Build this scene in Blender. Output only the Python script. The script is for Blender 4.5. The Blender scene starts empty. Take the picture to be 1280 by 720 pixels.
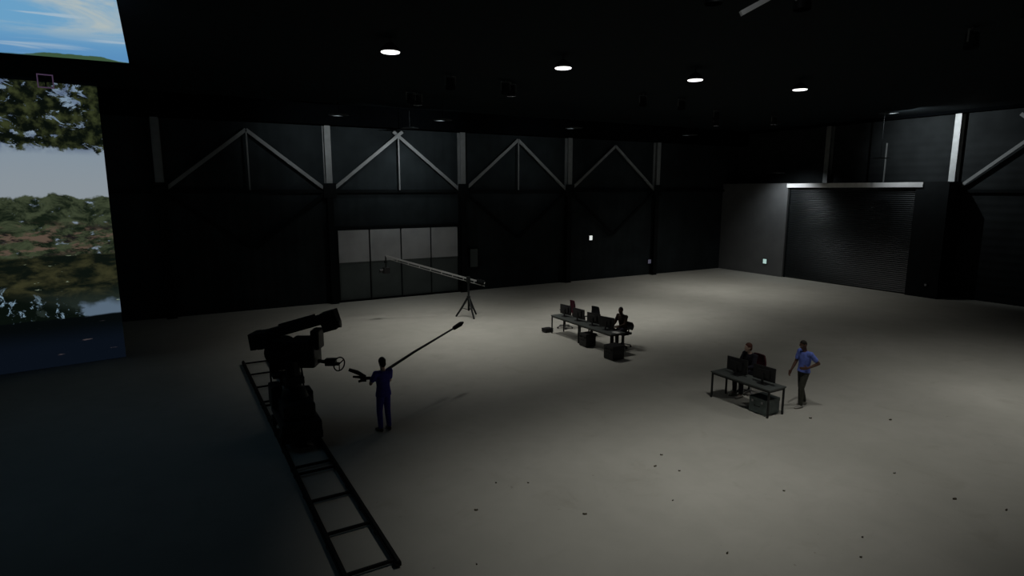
import bpy, bmesh, math, random
from mathutils import Vector, Matrix
random.seed(4)
C = bpy.context.scene.collection
PI = math.pi
# ---------------------------------------------------------------- camera and frame of the place
# world X runs along the back wall (to the right), world Y runs towards the back wall
H = 5.6; FE = 756.0; HY = 237.0
FU, FV = 0.4909, 0.8712            # camera heading in plan
def PX(x, y, Z):                   # picture position at forward distance Z -> point in the place
    a, c = (x-640)/746, (360-y)/746; p = math.atan(123/746)
    fw = math.cos(p)+c*math.sin(p); X = a/fw*Z
    return Vector((FV*X+FU*Z, -FU*X+FV*Z, H+(c*math.cos(p)-math.sin(p))/fw*Z))
def atH(x, y, h):
    return PX(x, y, (h-H)/(PX(x, y, 1).z-H))
cam = bpy.data.cameras.new('camera'); camo = bpy.data.objects.new('camera', cam); C.objects.link(camo)
cam.sensor_width = 36; cam.lens = 36*746/1280; cam.clip_end = 300
camo.location = (0, 0, H)
pit = math.atan(123/746)
camo.rotation_euler = (PI/2-pit, 0, -math.atan2(FU, FV))
bpy.context.scene.camera = camo
vs = bpy.context.scene.view_settings
vs.view_transform = 'Standard'; vs.look = 'None'; vs.gamma = 1; vs.exposure = 0; vs.use_curve_mapping = False
w = bpy.data.worlds.new('world'); bpy.context.scene.world = w; w.use_nodes = True
w.node_tree.nodes['Background'].inputs[0].default_value = (0.35, 0.75, 1, 1)
w.node_tree.nodes['Background'].inputs[1].default_value = 0.0008

# ---------------------------------------------------------------- materials
def sc(r, g, b):
    f = lambda c: (c/255/12.92) if c <= 10 else ((c/255+.055)/1.055)**2.4
    return (f(r), f(g), f(b), 1)
class N:
    def __init__(s, name):
        s.m = bpy.data.materials.new(name); s.m.use_nodes = True
        s.t = s.m.node_tree; s.b = s.t.nodes['Principled BSDF']
    def n(s, ty, **k):
        q = s.t.nodes.new(ty)
        for a, v in k.items(): setattr(q, a, v)
        return q
    def l(s, a, b): s.t.links.new(a, b)
    def math(s, op, a, b=None, c=None, clamp=False):
        q = s.n('ShaderNodeMath', operation=op, use_clamp=clamp)
        for i, v in enumerate((a, b, c)):
            if v is None: continue
            if isinstance(v, (int, float)): q.inputs[i].default_value = v
            else: s.l(v, q.inputs[i])
        return q.outputs[0]
    def ss(s, v, a, b):             # smoothstep 0..1 from a to b
        q = s.n('ShaderNodeMapRange', interpolation_type='SMOOTHSTEP')
        s.l(v, q.inputs[0]); q.inputs[1].default_value = a; q.inputs[2].default_value = b
        return q.outputs[0]
    def mix(s, f, a, b):
        q = s.n('ShaderNodeMix', data_type='RGBA')
        if isinstance(f, (int, float)): q.inputs[0].default_value = f
        else: s.l(f, q.inputs[0])
        for i, v in ((6, a), (7, b)):
            if isinstance(v, tuple): q.inputs[i].default_value = v
            else: s.l(v, q.inputs[i])
        return q.outputs[2]
    def noise(s, vec, scale, detail=3, rough=.5, dist=0, sx=1, sy=1, sz=1, off=(0,0,0)):
        mp = s.n('ShaderNodeMapping'); s.l(vec, mp.inputs[0]); mp.inputs[3].default_value = (sx, sy, sz)
        mp.inputs[1].default_value = off
        q = s.n('ShaderNodeTexNoise'); s.l(mp.outputs[0], q.inputs['Vector'])
        q.inputs['Scale'].default_value = scale; q.inputs['Detail'].default_value = detail
        q.inputs['Roughness'].default_value = rough; q.inputs['Distortion'].default_value = dist
        return q.outputs[0]
def mat(name, col, rough=.6, metal=0, var=.12, scale=6, spec=.5, bump=0):
    a = N(name); tc = a.n('ShaderNodeTexCoord')
    nz = a.noise(tc.outputs['Object'], scale, 4)
    c0 = tuple(max(0, c*(1-var)) for c in col[:3])+(1,); c1 = tuple(min(1, c*(1+var)) for c in col[:3])+(1,)
    a.l(a.mix(a.ss(nz, .3, .7), c0, c1), a.b.inputs['Base Color'])
    a.b.inputs['Roughness'].default_value = rough; a.b.inputs['Metallic'].default_value = metal
    a.b.inputs['Specular IOR Level'].default_value = spec
    if bump:
        bp = a.n('ShaderNodeBump'); bp.inputs['Strength'].default_value = bump; bp.inputs['Distance'].default_value = .01
        a.l(nz, bp.inputs['Height']); a.l(bp.outputs[0], a.b.inputs['Normal'])
    return a.m
def emis(name, col, st):
    a = N(name); a.b.inputs['Base Color'].default_value = col
    a.b.inputs['Emission Color'].default_value = col; a.b.inputs['Emission Strength'].default_value = st
    return a.m
def siding(name, col, axis, period, depth=.03, rough=.8, spec=.06, metal=0):
    a = N(name); tc = a.n('ShaderNodeTexCoord'); sp = a.n('ShaderNodeSeparateXYZ'); a.l(tc.outputs['Object'], sp.inputs[0])
    v = a.math('MULTIPLY', sp.outputs[axis], 2*PI/period); s_ = a.math('SINE', v)
    nz = a.noise(tc.outputs['Object'], .8, 4)
    c0 = tuple(c*.8 for c in col[:3])+(1,); c1 = tuple(c*1.2 for c in col[:3])+(1,)
    a.l(a.mix(a.ss(nz, .3, .7), c0, c1), a.b.inputs['Base Color'])
    bp = a.n('ShaderNodeBump'); bp.inputs['Distance'].default_value = depth; bp.inputs['Strength'].default_value = .25
    a.l(s_, bp.inputs['Height']); a.l(bp.outputs[0], a.b.inputs['Normal'])
    a.b.inputs['Roughness'].default_value = rough; a.b.inputs['Specular IOR Level'].default_value = spec
    a.b.inputs['Metallic'].default_value = metal
    return a.m
def floor_mat():
    a = N('concrete_floor'); tc = a.n('ShaderNodeTexCoord'); o = tc.outputs['Object']
    big = a.ss(a.noise(o, .22, 5, .55), .3, .7); mid = a.ss(a.noise(o, 1.6, 5, .6, .4), .35, .75)
    st = a.ss(a.noise(o, .9, 6, .65, .8, off=(7, 3, 0)), .56, .72)
    c = a.mix(big, (.405, .40, .355, 1), (.47, .462, .415, 1))
    c = a.mix(a.math('MULTIPLY', mid, .35), c, (.36, .355, .315, 1))
    c = a.mix(a.math('MULTIPLY', st, .22), c, (.27, .25, .20, 1))
    fl = a.ss(a.noise(o, 5.5, 3, .6, off=(2, 9, 0)), .70, .76)
    c = a.mix(a.math('MULTIPLY', fl, .4), c, (.16, .15, .12, 1))
    a.l(c, a.b.inputs['Base Color'])
    a.b.inputs['Roughness'].default_value = .75; a.b.inputs['Specular IOR Level'].default_value = .15
    return a.m
M = dict(
    floor=floor_mat(),
    wall=siding('black_wall_siding', (.018, .023, .025), 0, .5),
    wallr=siding('black_right_siding', (.020, .023, .024), 2, .4),
    ceil=mat('black_ceiling', (.006, .010, .012, 1), .9, spec=.1),
    header=mat('light_cut_black', (.002, .0025, .003, 1), 1, spec=0),
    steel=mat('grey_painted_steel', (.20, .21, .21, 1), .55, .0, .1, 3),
    psteel=mat('light_brightened_steel', (.55, .57, .57, 1), .5, .0, .08, 3),  # steel lightened so its colour carries the lamplight on column and bar
    dsteel=mat('dark_shaded_steel', (.006, .0075, .008, 1), .8, 0, .1, 3, .08),  # dark steel; on lower columns and braces it stands in for shade
    annex=mat('grey_plaster', (.11, .113, .116, 1), .7, 0, .08, 1.2),
    lintel=mat('pale_lintel', (.70, .70, .70, 1), .6, 0, .08, 2),
    dark=mat('near_black_matt', (.006, .008, .009, 1), .8, 0, .2, 2, .2),
    shutter=siding('dark_slatted_shutter', (.018, .021, .023), 2, .11, .03, .4, .5, .2),
    panel=mat('pale_grey_panel', (.36, .37, .38, 1), .6, 0, .12, .9),
    panel2=mat('dark_shaded_panel', (.06, .075, .075, 1), .6, 0, .12, .9),
    black=mat('black_metal', (.010, .012, .013, 1), .55, .2, .25, 8, .35),
    rail=mat('black_rail_paint', (.012, .012, .011, 1), .7, 0, .25, 8, .25),
    plastic=mat('black_plastic', (.012, .012, .013, 1), .5, 0, .2, 9, .4),
    screenoff=mat('dark_display_glass', (.010, .012, .016, 1), .15, 0, .1, 2, .5),
    desk=mat('grey_green_desktop', (.075, .085, .08, 1), .5, 0, .12, 3),
    deskleg=mat('black_desk_leg', (.02, .022, .022, 1), .5, .3, .1, 8),
    case=mat('grey_green_case', (.11, .14, .135, 1), .6, 0, .2, 5),
    maroon=mat('maroon_fabric', (.055, .010, .018, 1), .9, 0, .2, 30, .2),
    fabric=mat('black_fabric', (.014, .014, .017, 1), .9, 0, .2, 30, .2),
    chrome=mat('pale_chair_base', (.34, .34, .35, 1), .4, .5, .05, 5),
    skin=mat('light_skin', (.62, .44, .36, 1), .6, 0, .06, 12, .3),
    skin2=mat('brown_skin', (.13, .068, .045, 1), .6, 0, .08, 12, .3),
    scrubs=mat('navy_blue_cloth', (.06, .055, .36, 1), .9, 0, .12, 14, .2, .3),
    shirt=mat('light_blue_cloth', (.17, .24, .72, 1), .9, 0, .1, 14, .2, .3),
    trousers=mat('olive_grey_cloth', (.060, .062, .050, 1), .9, 0, .15, 14, .2, .3),
    brown=mat('dark_brown_cloth', (.055, .038, .028, 1), .9, 0, .2, 14, .2, .3),
    darkcloth=mat('charcoal_cloth', (.022, .022, .03, 1), .9, 0, .2, 14, .2, .3),
    hair=mat('dark_hair', (.014, .010, .008, 1), .6, 0, .3, 40, .3),
    hairr=mat('reddish_hair', (.10, .035, .022, 1), .6, 0, .3, 40, .3),
    shoe=mat('pale_shoe', (.34, .33, .30, 1), .6, 0, .1, 10),
    dshoe=mat('black_shoe', (.012, .012, .014, 1), .5, 0, .1, 10),
    white=mat('white_paper', (.62, .62, .6, 1), .7, 0, .04, 6),
    eye=mat('eye_white', (.6, .6, .58, 1), .3, 0, .02, 6),
    scrap=mat('dark_scrap', (.09, .08, .055, 1), .9, 0, .3, 40, .1),
    lilac=emis('lilac_light', sc(120, 95, 130), .25),
    lampglow=emis('lamp_glow', (1, 1, 1, 1), 2.2),
    exitglow=emis('white_exit_glow', (.85, .9, .88, 1), .75),
    cyanglow=emis('pale_cyan_glow', (.55, .8, .75, 1), .55),
    dimglow=emis('dim_violet_glow', (.3, .3, .42, 1), .12),
    silver=mat('silver_arm', (.45, .46, .46, 1), .4, .3, .06, 5),
)
# ---- pictures shown on the two big screens
def screen_wall_mat():
    a = N('screen_picture_river'); tc = a.n('ShaderNodeTexCoord'); o = tc.outputs['Object']
    sp = a.n('ShaderNodeSeparateXYZ'); a.l(o, sp.inputs[0]); x, z = sp.outputs[0], sp.outputs[2]
    sky = a.mix(a.ss(z, 5.2, 8.5), sc(136, 145, 152), sc(120, 140, 158))
    # canopy hanging into the top of the picture
    leaf = a.noise(o, 1.9, 8, .72, .6, sx=1, sz=1.6)
    blob = a.noise(o, .75, 3, .5, off=(3, 0, 1))
    edge = a.math('ADD', z, a.math('MULTIPLY', a.math('SUBTRACT', a.noise(o, 1.2, 5, .6, off=(9, 0, 4)), .5), 1.3))
    dens = a.math('ADD', leaf, a.math('MULTIPLY', a.math('SUBTRACT', blob, .5), .35))
    cano = a.math('MULTIPLY', a.ss(dens, .405, .445), a.ss(edge, 6.82, 6.92))
    lc = a.mix(a.ss(a.noise(o, 3.2, 5, .6, off=(1, 0, 8)), .42, .68), sc(8, 13, 9), sc(52, 58, 34))
    sky = a.mix(a.math('MULTIPLY', a.ss(z, 6.6, 7.0), a.ss(a.noise(o, 1.6, 4, .6, off=(5, 0, 11)), .4, .62)), sky, sc(78, 92, 118))
    img = a.mix(cano, sky, lc)
    # far bank of trees
    tt = a.math('ADD', z, a.math('MULTIPLY', a.math('SUBTRACT', a.noise(o, 1.0, 5, .55, off=(5, 0, 0)), .5), 1.1))
    tree = a.math('SUBTRACT', 1, a.ss(tt, 5.38, 5.46))
    t1 = a.noise(o, 1.8, 8, .70, .5, sz=1.5, off=(2, 0, 2))
    tc1 = a.mix(a.ss(t1, .40, .60), sc(18, 26, 18), sc(58, 66, 48))
    tc1 = a.mix(a.ss(a.noise(o, 2.2, 5, .6, sz=2.2, off=(8, 0, 3)), .60, .70), tc1, sc(125, 140, 158))
    rocks = a.math('MULTIPLY', a.ss(z, 3.5, 3.7), a.math('SUBTRACT', 1, a.ss(z, 4.25, 4.7)))
    rk = a.math('MULTIPLY', rocks, a.ss(a.noise(o, 1.7, 6, .65, .3, sz=2.6, off=(4, 0, 6)), .48, .60))
    tc1 = a.mix(rk, tc1, sc(86, 72, 62))
    rk2 = a.math('MULTIPLY', rocks, a.ss(a.noise(o, 1.3, 4, .6, .3, sz=2.6, off=(14, 0, 2)), .52, .62))
    tc1 = a.mix(rk2, tc1, sc(22, 20, 22))
    img = a.mix(tree, img, tc1)
    # water
    wt = a.math('SUBTRACT', 1, a.ss(a.math('ADD', z, a.math('MULTIPLY', a.noise(o, .8, 2), .25)), 3.62, 3.70))
    wn = a.noise(o, 1.3, 5, .6, .3, sz=2.2, off=(6, 0, 5))
    wc = a.mix(a.ss(wn, .40, .68), sc(11, 17, 13), sc(52, 52, 33))
    wc = a.mix(a.ss(z, 2.6, 1.9), wc, sc(30, 38, 34))
    sl = a.math('MULTIPLY', a.ss(a.noise(o, 2.4, 4, .6, sz=4, off=(1, 0, 1)), .66, .71), a.ss(x, -2.6, -2.2))
    wc = a.mix(sl, wc, sc(120, 130, 110))
    img = a.mix(wt, img, wc)
    # foreground foliage in front of the water, low down
    fg = a.math('MULTIPLY', a.math('SUBTRACT', 1, a.ss(a.math('ADD', z, a.math('MULTIPLY', x, .42)), 1.05, 1.6)), a.ss(a.noise(o, 1.9, 6, .65, off=(3, 0, 9)), .37, .43))
    fc = a.mix(a.ss(a.noise(o, 3.4, 5, .65, .4, off=(7, 0, 7)), .56, .64), sc(8, 14, 10), sc(125, 150, 168))
    img = a.mix(a.math('MULTIPLY', fg, wt), img, fc)
    # glimpse of sky reflected at the right edge of the water
    gl = a.math('MULTIPLY', a.ss(a.math('ADD', x, a.math('MULTIPLY', a.noise(o, 2.5, 4, .6, sz=2), .7)), -.75, -.55), a.math('SUBTRACT', 1, a.ss(a.math('ADD', z, a.math('MULTIPLY', a.noise(o, 2, 3), .6)), 2.15, 2.4)))
    img = a.mix(gl, img, sc(84, 100, 116))
    # dark wet bank at the bottom
    bank = a.math('SUBTRACT', 1, a.ss(a.math('ADD', z, a.math('MULTIPLY', a.math('SUBTRACT', a.noise(o, .9, 3), .5), .12)), 1.52, 1.58))
    bc = a.mix(a.ss(z, 1.4, .6), sc(4, 7, 8), sc(9, 15, 24))
    bc = a.mix(a.ss(a.noise(o, 1.5, 4, .6, sz=7, off=(2, 0, 3)), .66, .72), bc, sc(62, 56, 58))
    img = a.mix(bank, img, bc)
    a.b.inputs['Base Color'].default_value = (.004, .004, .005, 1); a.b.inputs['Roughness'].default_value = .6
    a.b.inputs['Specular IOR Level'].default_value = .1
    a.l(img, a.b.inputs['Emission Color']); a.b.inputs['Emission Strength'].default_value = 1
    return a.m
def screen_sky_mat():
    a = N('screen_picture_sky'); tc = a.n('ShaderNodeTexCoord'); o = tc.outputs['Object']
    sp = a.n('ShaderNodeSeparateXYZ'); a.l(o, sp.inputs[0]); x = sp.outputs[0]; y = a.math('MULTIPLY', sp.outputs[1], -1)
    base = a.mix(a.ss(y, 0, 1.1), sc(88, 140, 186), sc(104, 158, 196))
    cl = a.noise(o, .55, 6, .55, .6, sx=.5, sy=2.0, off=(3, 1, 0))
    f = a.math('MULTIPLY', a.ss(cl, .44, .66), a.ss(y, .45, 1.25))
    img = a.mix(f, base, sc(178, 186, 182))
    st = a.noise(o, .8, 4, .5, .5, sx=.4, sy=5, off=(11, 2, 0))
    img = a.mix(a.math('MULTIPLY', a.ss(st, .58, .72), .6), img, sc(176, 192, 202))
    # strip of treetops along the lower edge
    tr = a.math('ADD', y, a.math('MULTIPLY', a.math('SUBTRACT', a.noise(o, 3, 5, .6), .5), .12))
    hump = a.math('MULTIPLY', a.ss(x, -1.9, -1.4), a.math('SUBTRACT', 1, a.ss(x, -.6, -.1)))
    lim = a.math('ADD', a.math('MULTIPLY', hump, .12), .03)
    f2 = a.ss(a.math('SUBTRACT', lim, tr), -.005, .03)
    img = a.mix(a.math('MULTIPLY', f2, a.ss(x, -3, -1.5)), img, sc(58, 82, 58))
    a.b.inputs['Base Color'].default_value = (.004, .004, .005, 1); a.b.inputs['Roughness'].default_value = .6
    a.l(img, a.b.inputs['Emission Color']); a.b.inputs['Emission Strength'].default_value = 1
    return a.m
M['river'] = screen_wall_mat(); M['sky'] = screen_sky_mat()

# ---------------------------------------------------------------- mesh helpers
def link(name, bm, m, parent=None, loc=None, smooth=None, bevel=0):
    if bevel:
        es = [e for e in bm.edges if len(e.link_faces) == 2 and e.calc_face_angle(0) > .9]
        bmesh.ops.bevel(bm, geom=es, offset=bevel, segments=2, affect='EDGES', profile=.6)
    bmesh.ops.recalc_face_normals(bm, faces=bm.faces)
    me = bpy.data.meshes.new(name); bm.to_mesh(me); bm.free()
    if smooth is not None:
        for p in me.polygons: p.use_smooth = smooth
        if smooth and hasattr(me, 'set_sharp_from_angle'): me.set_sharp_from_angle(angle=.7)
    me.materials.append(m)
    o = bpy.data.objects.new(name, me); C.objects.link(o)
    if parent: o.parent = parent
    if loc is not None: o.location = loc
    return o
def box(bm, a, b, mtx=None):
    a = Vector(a); b = Vector(b)
    r = bmesh.ops.create_cube(bm, size=1)
    for v in r['verts']:
        v.co = Vector(((a.x+b.x)/2+v.co.x*(b.x-a.x), (a.y+b.y)/2+v.co.y*(b.y-a.y), (a.z+b.z)/2+v.co.z*(b.z-a.z)))
        if mtx: v.co = mtx @ v.co
    return r['verts']
def frame_of(p0, p1):
    d = (Vector(p1)-Vector(p0)).normalized()
    up = Vector((0, 0, 1)) if abs(d.z) < .95 else Vector((1, 0, 0))
    s = d.cross(up).normalized(); u = s.cross(d).normalized()
    return d, s, u
def beam(bm, p0, p1, w_, h_=None):      # square bar between two points
    h_ = h_ or w_; d, s, u = frame_of(p0, p1); p0 = Vector(p0); p1 = Vector(p1); V = []
    for p in (p0, p1):
        for a, b in ((-1, -1), (1, -1), (1, 1), (-1, 1)): V.append(bm.verts.new(p+s*a*w_/2+u*b*h_/2))
    for f in ((0, 1, 2, 3), (4, 5, 6, 7), (0, 1, 5, 4), (1, 2, 6, 5), (2, 3, 7, 6), (3, 0, 4, 7)): bm.faces.new([V[i] for i in f])
def rings(bm, R, n=16, cap=True):       # R = list of (centre, axisA, axisB) ellipse rings
    rs = []
    for c, a, b in R:
        rs.append([bm.verts.new(Vector(c)+Vector(a)*math.cos(2*PI*i/n)+Vector(b)*math.sin(2*PI*i/n)) for i in range(n)])
    for r0, r1 in zip(rs, rs[1:]):
        for i in range(n): bm.faces.new((r0[i], r0[(i+1) % n], r1[(i+1) % n], r1[i]))
    if cap: bm.faces.new(rs[0]); bm.faces.new(rs[-1][::-1])
def cone(bm, p0, p1, r0, r1=None, n=16, cap=True):
    r1 = r0 if r1 is None else r1; d, s, u = frame_of(p0, p1)
    rings(bm, [(p0, s*r0, u*r0), (p1, s*r1, u*r1)], n, cap)
def tube(bm, pts, r, n=8):
    pts = [Vector(p) for p in pts]; R = []
    for i, p in enumerate(pts):
        a = pts[max(0, i-1)]; b = pts[min(len(pts)-1, i+1)]; d, s, u = frame_of(a, b); rr = r[i] if isinstance(r, (list, tuple)) else r
        R.append((p, s*rr, u*rr))
    rings(bm, R, n)
def ell(bm, c, rx, ry, rz, mtx=None, seg=16):
    r = bmesh.ops.create_uvsphere(bm, u_segments=seg, v_segments=max(6, seg*2//3), radius=1)
    for v in r['verts']:
        v.co = Vector((v.co.x*rx, v.co.y*ry, v.co.z*rz))
        if mtx: v.co = mtx @ v.co
        v.co += Vector(c)
def torus(bm, c, R, r, A, B, n=28, k=8):
    A = Vector(A).normalized(); B = Vector(B).normalized(); Nn = A.cross(B); rs = []; c = Vector(c)
    for i in range(n):
        t = 2*PI*i/n; d = A*math.cos(t)+B*math.sin(t)
        rs.append([bm.verts.new(c+d*(R+r*math.cos(2*PI*j/k))+Nn*r*math.sin(2*PI*j/k)) for j in range(k)])
    for i in range(n):
        a, b = rs[i], rs[(i+1) % n]
        for j in range(k): bm.faces.new((a[j], a[(j+1) % k], b[(j+1) % k], b[j]))
NB = bmesh.new
def thing(name, label, cat, loc=(0, 0, 0), rz=0, group=None):
    o = bpy.data.objects.new(name, None); C.objects.link(o); o.empty_display_size = .2
    o.location = loc; o.rotation_euler = (0, 0, rz); o['label'] = label; o['category'] = cat
    if group: o['group'] = group
    return o
def tag(o, label, cat, group=None):
    o['label'] = label; o['category'] = cat
    if group: o['group'] = group
    return o
def struct(o, label=None, cat=None):
    o['kind'] = 'structure'
    if label: o['label'] = label
    if cat: o['category'] = cat
    return o
def dup(root, loc, rz, label, group=None):
    r = root.copy(); C.objects.link(r); r.location = loc; r.rotation_euler = (0, 0, rz); r['label'] = label
    if group: r['group'] = group
    for ch in list(root.children):
        c = ch.copy(); C.objects.link(c); c.parent = r
        for g in list(ch.children):
            d = g.copy(); C.objects.link(d); d.parent = c
    return r

# ---------------------------------------------------------------- the hall
XR, YB, CH = 35.5, 30.0, 9.57
b = NB(); box(b, (-18, -10, -.3), (XR+.4, YB+.4, 0)); struct(link('floor', b, M['floor']), 'worn beige grey concrete floor of the dark hall', 'floor')
b = NB(); box(b, (-18, YB, 0), (XR+.4, YB+.4, CH)); struct(link('wall_back', b, M['wall']), 'black ribbed back wall of the hall', 'wall')
b = NB(); box(b, (XR, -10, 0), (XR+.4, YB, CH)); struct(link('wall_right', b, M['wallr']), 'black ribbed right wall of the hall', 'wall')
b = NB(); box(b, (-18.4, -10, 0), (-18, YB+.4, CH)); struct(link('wall_left', b, M['ceil']), 'black left wall behind the screens', 'wall')
b = NB(); box(b, (-18.4, -10, CH), (XR+.4, YB+.4, CH+.3)); struct(link('ceiling', b, M['ceil']), 'black ceiling of the hall', 'ceiling')
b = NB(); box(b, (-18, YB-.75, 8.6), (XR, YB, CH)); struct(link('trim_1', b, M['header']), 'black boxed header added to cut the light at the top of the back wall', 'trim')  # added header, shapes where the light on the back wall ends
b = NB(); box(b, (XR-.5, 2, 9.42), (XR, YB-.76, CH)); struct(link('trim_2', b, M['header']), 'black edge strip added to cut the light along the top of the right wall', 'trim')  # added strip, ends the right wall's light in the same way

# annex along the right wall: low block with roller shutter
AX, AT, A0, A1, S0, S1 = 34.05, 6.0, 15.7, 30.0, 17.25, 24.8
b = NB(); box(b, (AX, S1, 0), (XR, A1, AT)); struct(link('wall_annex', b, M['annex']), 'grey plastered wall left of the roller shutter', 'wall')
b = NB(); box(b, (AX, A0, 0), (XR, S0, AT)); struct(link('wall_annex_corner', b, M['dark']), 'black end block right of the roller shutter', 'wall')  # same face continued in a near-black colour
b = NB(); box(b, (AX+.2, S0, 5.75), (XR, S1, AT)); struct(link('trim_3', b, M['dark']), 'black roof edge over the shutter', 'trim')
b = NB(); box(b, (AX-.08, S0-.35, 5.72), (AX+.19, S1+.05, 5.98)); struct(link('trim_4', b, M['lintel'], bevel=.01), 'pale grey lintel over the roller shutter', 'trim')
d2 = thing('door_2', 'wide dark roller shutter with fine horizontal slats under pale lintel', 'door', (AX+.2, (S0+S1)/2, 0)); d2['kind'] = 'structure'
b = NB(); n = 52; hw = (S1-S0)/2-.08
for i in range(n):
    z0 = .05+i*5.62/n; z1 = .05+(i+1)*5.62/n
    vs_ = [b.verts.new(p) for p in ((.02, -hw, z0), (.02, hw, z0), (-.035, hw, (z0+z1)/2-.02), (-.035, -hw, (z0+z1)/2-.02), (.02, -hw, z1), (.02, hw, z1))]
    b.faces.new((vs_[0], vs_[1], vs_[2], vs_[3])); b.faces.new((vs_[3], vs_[2], vs_[5], vs_[4]))
box(b, (.03, -hw, .02), (.07, hw, 5.7)); link('slat_curtain', b, M['shutter'], d2)
for s in (-1, 1):
    b = NB(); box(b, (-.06, s*(hw+.04)-.04, 0), (.06, s*(hw+.04)+.04, 5.7)); link('guide_rail', b, M['dsteel'], d2)

# large folding door between two columns on the back wall
d1 = thing('door_1', 'wide folding door with four leaves on the back wall, tops painted paler as if lit', 'door', (10.22, YB, 0)); d1['kind'] = 'structure'
edges = [6.95, 8.55, 10.2, 11.86, 13.45]
b = NB()
for z0, z1 in ((3.64, 3.78), (0, .08)): box(b, (6.85-10.22, -.14, z0), (13.55-10.22, -.001, z1))
for x in (6.87, 13.53): box(b, (x-10.22-.06, -.14, .08), (x-10.22+.06, -.001, 3.64))
link('door_frame', b, M['dsteel'], d1)
for i in range(4):
    x0, x1 = edges[i]-10.22+.035, edges[i+1]-10.22-.035
    b = NB(); box(b, (x0, -.10, .1), (x1, -.04, 3.62)); box(b, (x0+.05, -.12, .2), (x1-.05, -.10, 1.85)); lf = link('door_leaf', b, M['panel2'], d1, bevel=.006)
    b = NB(); box(b, (x0+.0, -.135, 2.0), (x1, -.101, 3.6)); link('lit_top_panel', b, M['panel'], lf, bevel=.006)  # paler top over darker leaf puts light from above into the colour

# steel frame on the walls
def column(x, y, wall, label, z1, sm='steel'):
    t = thing('steel_column', label, 'column', (x, y, 0), 0 if wall == 'b' else -PI/2, 'steel columns along the back wall' if wall == 'b' else 'steel columns along the right wall')
    b = NB()
    for z0, z2, mm, nm in ((0, 5.35, 'dsteel', 'shaded_shaft'), (5.351, z1, sm, 'column_shaft')):  # lower shaft in darker steel: shade put into the colour
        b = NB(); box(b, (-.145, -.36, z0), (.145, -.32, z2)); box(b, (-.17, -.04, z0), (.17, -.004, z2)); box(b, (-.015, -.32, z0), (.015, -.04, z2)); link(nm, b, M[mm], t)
    b = NB(); box(b, (-.30, -.385, 5.2), (.30, -.362, 5.9)); box(b, (-.2, -.37, 0), (.2, -.003, .03)); link('gusset_plate', b, M['dsteel'], t)
    return t
cl = ['steel column on back wall between pale folding door and dark screen wall side', 'steel column on back wall just right of the pale folding door',
      'dim steel column on back wall, third from the folding door side', 'dim steel column on back wall nearest the grey annex', ]
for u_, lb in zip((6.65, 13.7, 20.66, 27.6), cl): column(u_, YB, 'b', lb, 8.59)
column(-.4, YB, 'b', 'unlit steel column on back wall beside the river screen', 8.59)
column(XR, 16.15, 'r', 'brightly lit steel column on right wall above the end of the roller shutter', 9.41, 'psteel')  # paler steel paints the bright lamplight into this column
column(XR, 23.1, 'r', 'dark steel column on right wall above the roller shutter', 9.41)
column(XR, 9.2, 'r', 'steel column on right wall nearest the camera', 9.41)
def brace(ax, off, span, wall, label, top, cross, hang=True, low=True, diag=True):
    t = thing('wall_brace', label, 'brace', (ax, off, 0) if wall == 'b' else (off, ax, 0), 0 if wall == 'b' else -PI/2, 'diamond bracing on the %s wall' % ('back' if wall == 'b' else 'right'))
    y = -.2; s = span/2-.17
    if diag:
        for k in (-1, 1):
            ext = cross if cross else 0
            p0 = Vector((k*s, y, 5.6)); p1 = Vector((0, y+(.06*k if cross else 0), top)); d = (p1-p0).normalized()
            b = NB(); beam(b, p0, p1+d*ext, .09, .155); link('diagonal', b, M['steel'], t)
            if low:
                b = NB(); beam(b, (k*s, y, 5.45), (k*.06, y, 2.9), .08, .16); link('diagonal', b, M['dsteel'], t)  # lower diagonals darkened too, their shade painted in
    if hang:
        b = NB(); beam(b, (0, y-.05, top-.12), (0, y-.05, 5.58), .06, .06); link('hanger', b, M['steel'], t)
    return t
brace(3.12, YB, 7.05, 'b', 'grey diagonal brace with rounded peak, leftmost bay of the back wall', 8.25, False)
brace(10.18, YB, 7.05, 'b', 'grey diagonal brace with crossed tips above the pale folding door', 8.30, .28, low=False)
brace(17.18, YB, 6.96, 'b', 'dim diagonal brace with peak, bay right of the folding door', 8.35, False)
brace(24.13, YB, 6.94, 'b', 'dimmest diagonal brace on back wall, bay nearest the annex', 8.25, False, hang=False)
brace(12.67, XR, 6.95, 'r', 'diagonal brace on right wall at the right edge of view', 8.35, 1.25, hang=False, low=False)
brace(19.62, XR, 6.95, 'r', 'thin hanger rod on right wall above the roller shutter', 8.3, False, diag=False)
b = NB()
for a0, a1 in ((-7.3, -.6), (-.2, 6.45), (6.85, 13.5), (13.9, 20.46), (20.86, 27.4), (27.8, 35.4)): box(b, (a0, YB-.16, 5.45), (a1, YB-.002, 5.6))
tag(link('wall_girt', b, M['dsteel']), 'horizontal steel rail at mid height along the back wall', 'steel rail')
b = NB()
for a0, a1 in ((2, 9.0), (9.4, 15.65), ): box(b, (XR-.16, a0, 5.45), (XR-.002, a1, 5.6))
tag(link('wall_girt', b, M['dsteel']), 'horizontal steel rail along right wall, right of the annex', 'steel rail')

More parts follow.
